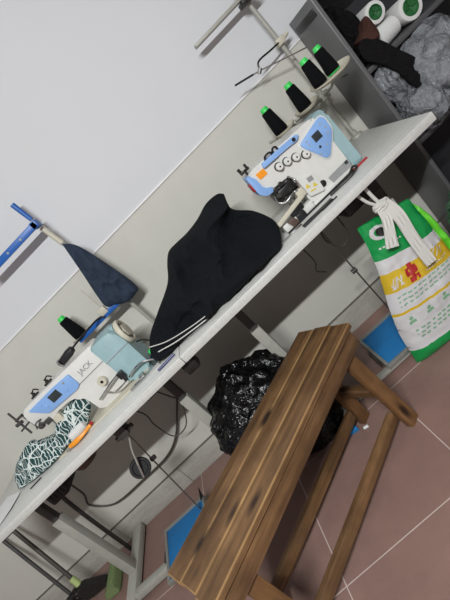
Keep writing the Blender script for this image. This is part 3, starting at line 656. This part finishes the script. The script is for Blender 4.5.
def bandof(v):
    for lim, m in ((.245, 0), (.335, 1), (.465, 2), (.60, 1), (.62, 2), (.89, 1), (1.01, 0)):
        if v < lim: return m
nu, nv = 30, 110
rk = thing('rice_sack', 'tall green, white and gold woven sack hanging by the right end of the table', 'sack', (.42, -.51, 0))
bm = new(); G = []
for bk in (False, True):
    G.append([[bm.verts.new(S(i / nu, j / nv + .045 * i / nu * min(1, j / nv * 6, (1 - j / nv) * 9), bk)) for i in range(nu + 1)] for j in range(nv + 1)])
for j in range(nv):
    for i in range(nu):
        mi = bandof((j + .5) / nv)
        f = bm.faces.new((G[0][j][i], G[0][j][i + 1], G[0][j + 1][i + 1], G[0][j + 1][i])); f.material_index = mi
        f = bm.faces.new((G[1][j][i], G[1][j + 1][i], G[1][j + 1][i + 1], G[1][j][i + 1])); f.material_index = mi
bmesh.ops.remove_doubles(bm, verts=bm.verts, dist=.0008)
obj('sack_body', bm, ['bgreen', 'bwhite', 'bgold'], rk)
def decal(name, u0, u1, v0, v1, mat, fn=None, n=14, off=.0016):
    """print on the sack: a thin patch following its surface; fn(a,b) keeps a cell"""
    bm = new(); V = {}
    def vt(i, j):
        if (i, j) not in V: V[(i, j)] = bm.verts.new(S(u0 + (u1 - u0) * i / n, v0 + (v1 - v0) * j / n, False, off))
        return V[(i, j)]
    for j in range(n):
        for i in range(n):
            if fn is None or fn((i + .5) / n, (j + .5) / n): bm.faces.new((vt(i, j), vt(i + 1, j), vt(i + 1, j + 1), vt(i, j + 1)))
    return obj(name, bm, mat, rk)
hyp = math.hypot
decal('red_emblem', .28, .50, .35, .475, 'red', lambda a, b: (abs(a - .5) < .16 and b < .25) or (abs(a - .48) < .42 - .3 * abs(b - .42) and .18 < b < .60 and not (.30 < a < .42 and .3 < b < .42)) or (abs(a - .52) < .34 and .68 < b < .98 and not (.55 < a < .68 and b > .82)) or (abs(a - .5) < .12 and b < .9), 26)
decal('white_script', .08, .24, .375, .46, 'bwhite', lambda a, b: abs(math.sin(a * 9 + b * 3)) < .42 and .1 < b < .9 or abs(b - .5 - .3 * math.sin(a * 8)) < .09, 28)
decal('white_script', .56, .90, .375, .43, 'bwhite', lambda a, b: abs(math.sin(a * 14 + b * 4)) < .38, 28)
decal('small_script', .56, .90, .45, .475, 'bwhite', lambda a, b: math.sin(a * 55) > -.2 and .3 < b < .7, 40)
for r_ in range(3): decal('printed_lines', .10, .90, .50 + r_ * .03, .515 + r_ * .03, 'print_green', lambda a, b: math.sin(a * 70 + r_) > -.55 and .2 < b < .8, 60)
for k in range(4):
    decal('printed_icon', .10 + k * .22, .22 + k * .22, .655, .71, 'print_green', lambda a, b: (.15 < a < .85 and .6 < b < .9) or hyp(a - .5, b - .3) < .2, 14)
for r_ in range(3): decal('printed_lines', .14, .80, .76 + r_ * .028, .772 + r_ * .028, 'print_green', lambda a, b: math.sin(a * 60 + r_ * 2) > -.3, 60)
decal('handle_ring', .10, .40, .035, .13, 'bwhite', lambda a, b: .55 < hyp((a - .5) / .5, (b - .5) / .5) < 1, 30, .002)
decal('handle_hole', .20, .36, .055, .115, 'grime', lambda a, b: hyp((a - .5) / .5, (b - .5) / .5) < 1, 20, .0022)
decal('printed_lines', .12, .5, .175, .185, 'bwhite', lambda a, b: math.sin(a * 40) > -.5, 40)
# ties that hang it from the table
tie = thing('white_tie_strap', 'knotted white cloth strap tied over the top of the green sack', 'strap', (.49, -.56, .60))
def strip(pts, w, t=.004):
    bm = new(); P = spline(pts, 8); L = []
    for i, p in enumerate(P):
        d = (P[min(i + 1, len(P) - 1)] - P[max(i - 1, 0)]).normalized(); sd = d.cross(Vector((0, -1, 0))).normalized()
        ww = w(i / (len(P) - 1)) if callable(w) else w
        row = []
        for k in range(7):
            s = k / 6 * 2 - 1; row.append(p + sd * s * ww + Vector((0, -t * math.cos(s * 9 + i * .3) - .002, 0)))
        L.append(row)
    F = [[bm.verts.new(q) for q in r] for r in L]; B = [[bm.verts.new(q + Vector((0, .003, 0))) for q in r] for r in L]
    for a in range(len(L) - 1):
        for k in range(6): bm.faces.new((F[a][k], F[a][k + 1], F[a + 1][k + 1], F[a + 1][k])); bm.faces.new((B[a][k], B[a + 1][k], B[a + 1][k + 1], B[a][k + 1]))
        for k in (0, 6): bm.faces.new((F[a][k], F[a + 1][k], B[a + 1][k], B[a][k]))
    for a in (0, -1):
        for k in range(6): bm.faces.new((F[a][k], F[a][k + 1], B[a][k + 1], B[a][k]))
    return bm
obj('short_tail', strip([(.485, -.55, .625), (.472, -.565, .58), (.445, -.575, .53), (.420, -.581, .485)], lambda t: .016 + .008 * t, .002), 'whitecloth', tie)
obj('long_tail', strip([(.500, -.55, .625), (.510, -.565, .56), (.500, -.575, .48), (.492, -.585, .40), (.487, -.592, .338)], lambda t: .024 - .003 * t, .002), 'whitecloth', tie)
bm = new(); lump(bm, (.492, -.545, .617), (.034, .018, .020), 2, .3, 3, 3); obj('knot', bm, 'whitecloth', tie)
bm = new(); tube(bm, [(.49, -.53, .712), (.492, -.535, .66), (.497, -.54, .61)], .007); tube(bm, [(.452, -.53, .712), (.465, -.535, .66), (.49, -.54, .615)], .006); obj('loops', bm, 'whitecloth', tie)

# bags to the right of the sack
bm = new(); heap(bm, [(.60, -.44, .48), (.62, -.44, .50), (.635, -.44, .45), (.64, -.44, .30), (.635, -.44, .05), (.60, -.44, .02), (.60, -.44, .3)], (.628, -.44, .30), lambda p: .05, lambda p: .05, 6, .01, 12, 60, 12, .003)
based('lime_green_bag', bm, 'lime', 'bright lime green plastic bag squeezed behind the rice sack', 'bag')
bm = new(); lump(bm, (.80, -.48, .20), (.125, .12, .215), 8, .22, 2.2, 5, .002); based('green_plastic_bag', bm, 'greenfilm', 'crumpled translucent dark green plastic bag right of the rice sack', 'bag')
bm = new(); lump(bm, (1.10, -.50, .24), (.18, .2, .27), 11, .25, 2.4, 5, .002); based('black_plastic_bag', bm, 'garbage', 'black plastic bag on the floor in front of the grey cabinet', 'bag')

# ------------------------------------------------------------------ cabinet on the right
cb = thing('metal_cabinet', 'dark grey open-front metal cabinet against the wall past the table end', 'cabinet', (1.3, -.15, 0))
bm = new(); box(bm, .850, .868, -.27, -.004, 0, 1.295, .003); sp_ = obj('side_panel', bm, 'cabinet', cb)
bm = new(); box(bm, .846, .8505, -.245, -.03, 1.232, 1.262, .002); obj('slot_handle', bm, 'black', sp_)
bm = new(); box(bm, .847, .8505, -.16, -.10, .985, .99, .001); obj('panel_latch', bm, 'grime', sp_)
bm = new(); box(bm, 1.78, 1.798, -.27, -.004, 0, 1.295, .003); obj('side_panel', bm, 'cabinet', cb)
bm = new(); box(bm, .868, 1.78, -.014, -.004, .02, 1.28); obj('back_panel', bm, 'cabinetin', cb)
bm = new(); box(bm, .868, 1.78, -.27, -.014, 1.275, 1.295, .003); obj('top_panel', bm, 'cabinet', cb)
for z in (.935, .58, .06):
    bm = new(); box(bm, .868, 1.78, -.27, -.014, z, z + .02, .003); obj('shelf', bm, 'shelfedge', cb)
WG = 'white thread cones on the upper cabinet shelf'
def cone(p, d, label, r0=.048, r1=.040, h=.15):
    p = Vector(p); d = Vector(d).normalized()
    t = thing('thread_cone', label, 'thread cone', p, group=WG)
    bm = new(); lathe(bm, [(r0 * .62, 0), (r0 * .95, .002), (r0, .008), (r1, h - .008), (r1 * .6, h)], p, d, 30, False); obj('thread', bm, 'wspool', t)
    bm = new(); lathe(bm, [(.001, .012), (r0 * .5, .006), (r0 * .60, -.002), (r0 * .66, 0), (r0 * .64, .012)], p, d, 24, False); c = obj('core', bm, 'dgreen', t)
    bm = new()
    q = Vector((0, 0, 1)).rotation_difference(d)
    for k in range(4):
        a = k * PI / 2; e = q @ Vector((math.cos(a), math.sin(a), 0)); tube(bm, [p + d * .004 + e * .006, p + d * .002 + e * r0 * .55], .0025, 6, False)
    obj('core_spokes', bm, 'dgreen', c)
cone((1.145, -.25, 1.006), (.05, 1, 0), 'white thread cone with green core, end-on on the upper shelf at right', .050, .042)
cone((1.035, -.235, 1.086), (.05, 1, .02), 'upper white thread cone with green core resting on the lying cone', .042, .036)
cone((.975, -.21, .999), (1, .14, 0), 'white thread cone lying lengthwise along the front of the upper shelf', .042, .038, .12)
bm = new(); lump(bm, (.985, -.12, 1.045), (.09, .07, .085), 21, .2, 2, 4, .957); based('thread_bag', bm, 'film', 'clear plastic bag behind the thread cones on the upper shelf', 'bag')
bm = new(); heap(bm, [(.905, -.25, 1.055), (.945, -.25, 1.075), (.985, -.25, 1.105), (.992, -.255, 1.06), (.972, -.27, 1.01), (.93, -.27, 1.02)], (.948, -.26, 1.05), lambda p: .02, lambda p: .10, 12, .005, 20, 50, 10); based('brown_cloth', bm, 'brown', 'small brown cloth hanging over the cones on the upper cabinet shelf', 'cloth')
bm = new()
def blk(p): return .03
heap(bm, [(.885, -.275, 1.045), (.93, -.275, 1.05), (.965, -.28, 1.005), (.985, -.31, .93), (1.005, -.335, .86), (1.0, -.34, .79), (.965, -.345, .765), (.935, -.34, .79), (.925, -.33, .86), (.905, -.31, .93), (.875, -.285, .99)], (.945, -.315, .90), lambda p: .015, lambda p: .025, 14, .0015, 6, 80, 12)
based('black_cloth_strip', bm, 'darkcloth', 'black cloth strip hanging down from the upper cabinet shelf', 'cloth')
bm = new(); lump(bm, (.94, -.13, 1.10), (.06, .09, .12), 31, .25, 2, 4, .957); based('dark_cloth_pile', bm, 'darkcloth', 'dark cloth pile beside the cones at the left end of the upper shelf', 'cloth')
PG = 'clear plastic bags stuffed on the lower cabinet shelf'
for c, r, s, lab in (((.925, -.235, .845), (.050, .085, .085), 53, 'small clear plastic bag pressed against the grey cabinet side above the table corner'), ((1.10, -.26, .775), (.17, .15, .15), 41, 'large crumpled clear plastic bag bulging out of the cabinet'), ((.955, -.27, .70), (.082, .13, .10), 44, 'small clear plastic bag next to the table corner'), ((1.33, -.22, .73), (.16, .13, .13), 47, 'clear plastic bag furthest right in the cabinet')):
    bm = new(); lump(bm, c, r, s, .16, 2.0, 5, .601, False); lump(bm, Vector(c) + Vector((.01, -.01, -.01)), tuple(k * .8 for k in r), s + 3, .2, 3.0, 4, .603, False)
    based('clear_plastic_bag', bm, 'film', lab, 'plastic bag', PG)

# ------------------------------------------------------------------ brooms in the left corner
br = thing('broom', 'green-bristled broom leaning against the wall at the far left under the table', 'broom', (-1.70, -.20, 0))
bm = new(); tube(bm, [(-1.775, -.20, .10), (-1.84, -.05, .62)], .011, 12, False); obj('handle', bm, 'cable', br)
bm = new(); tube(bm, [(-1.778, -.195, .125), (-1.785, -.18, .175)], .017, 14, False); obj('collar', bm, 'palegreen', br)
bm = new(); prism(bm, rounded([(-1.80, .12), (-1.755, .12), (-1.65, .05), (-1.66, .03), (-1.80, .04)], .01), 'y', -.23, -.18, .006); obj('brush_block', bm, 'grime', br)
bm = new(); prism(bm, rounded([(-1.66, .04), (-1.62, .06), (-1.585, .055), (-1.575, .004), (-1.665, .004)], .01), 'y', -.30, -.13, .008); obj('bristles', bm, 'mop', br)
ms = thing('mop', 'dark-handled stick leaning on the wall at the left behind the broom', 'mop', (-1.86, -.16, 0))
bm = new(); tube(bm, [(-1.90, -.16, .01), (-1.95, -.03, .56)], .010, 12, False); obj('handle', bm, 'darksteel', ms)
bm = new(); lump(bm, (-1.90, -.155, .045), (.05, .05, .045), 5, .3, 3, 4, .001); obj('mop_head', bm, 'grime', ms)
bm = new(); tube(bm, [(-1.505, -.12, .02), (-1.503, -.10, .42), (-1.48, -.08, .70)], .011, 10); based('metal_strut', bm, 'darksteel', 'dark metal strut standing behind the left leg of the left table', 'strut')
# scrap on the floor by the bench
bm = new(); prism(bm, [(-.19, -.575), (-.135, -.585), (-.145, -.53), (-.175, -.515)], 'z', .0, .02, .003); based('blue_scrap', bm, 'mat', 'small blue plastic piece on the floor under the bench end', 'scrap')
bm = new(); tube(bm, [(-.118, -.60, .006), (-.098, -.605, .006)], .006); based('bottle_cap', bm, 'paper', 'tiny white cap on the floor near the bench foot', 'cap')

# ------------------------------------------------------------------ light and camera
def area(loc, target, sx, sy, power, col):
    l = bpy.data.lights.new('tube_glow', 'AREA'); l.shape = 'RECTANGLE'; l.size = sx; l.size_y = sy; l.energy = power; l.color = col
    o = bpy.data.objects.new('tube_glow', l); COL.objects.link(o); o.location = loc
    o.rotation_euler = (Vector(target) - Vector(loc)).to_track_quat('-Z', 'Y').to_euler(); return o
area((-.25, -3.1, 2.455), (-.25, -1.4, 0), 1.1, .06, 62, (.965, .99, 1))
w = bpy.data.worlds.new('world'); SC.world = w; w.use_nodes = True
w.node_tree.nodes['Background'].inputs[0].default_value = (.9, .93, 1, 1); w.node_tree.nodes['Background'].inputs[1].default_value = .3

F = Vector((-0.09368886, 0.95664482, -0.27577723)); R_ = Vector((0.71062978, -0.12974682, -0.69149915)); U = Vector((0.6973003, 0.26076128, 0.66766447))
cam = bpy.data.cameras.new('camera'); co = bpy.data.objects.new('camera', cam); COL.objects.link(co)
m = Matrix((R_, U, -F)).transposed().to_4x4(); m.translation = Vector((0, -1.979, 1.187)); co.matrix_world = m
cam.sensor_fit = 'HORIZONTAL'; cam.sensor_width = 36; cam.lens = 415.4 * 36 / 450; cam.clip_start = .02
SC.camera = co
SC.view_settings.view_transform = 'Standard'; SC.view_settings.look = 'None'; SC.view_settings.gamma = 1; SC.view_settings.use_curve_mapping = False
SC.view_settings.exposure = 0.7
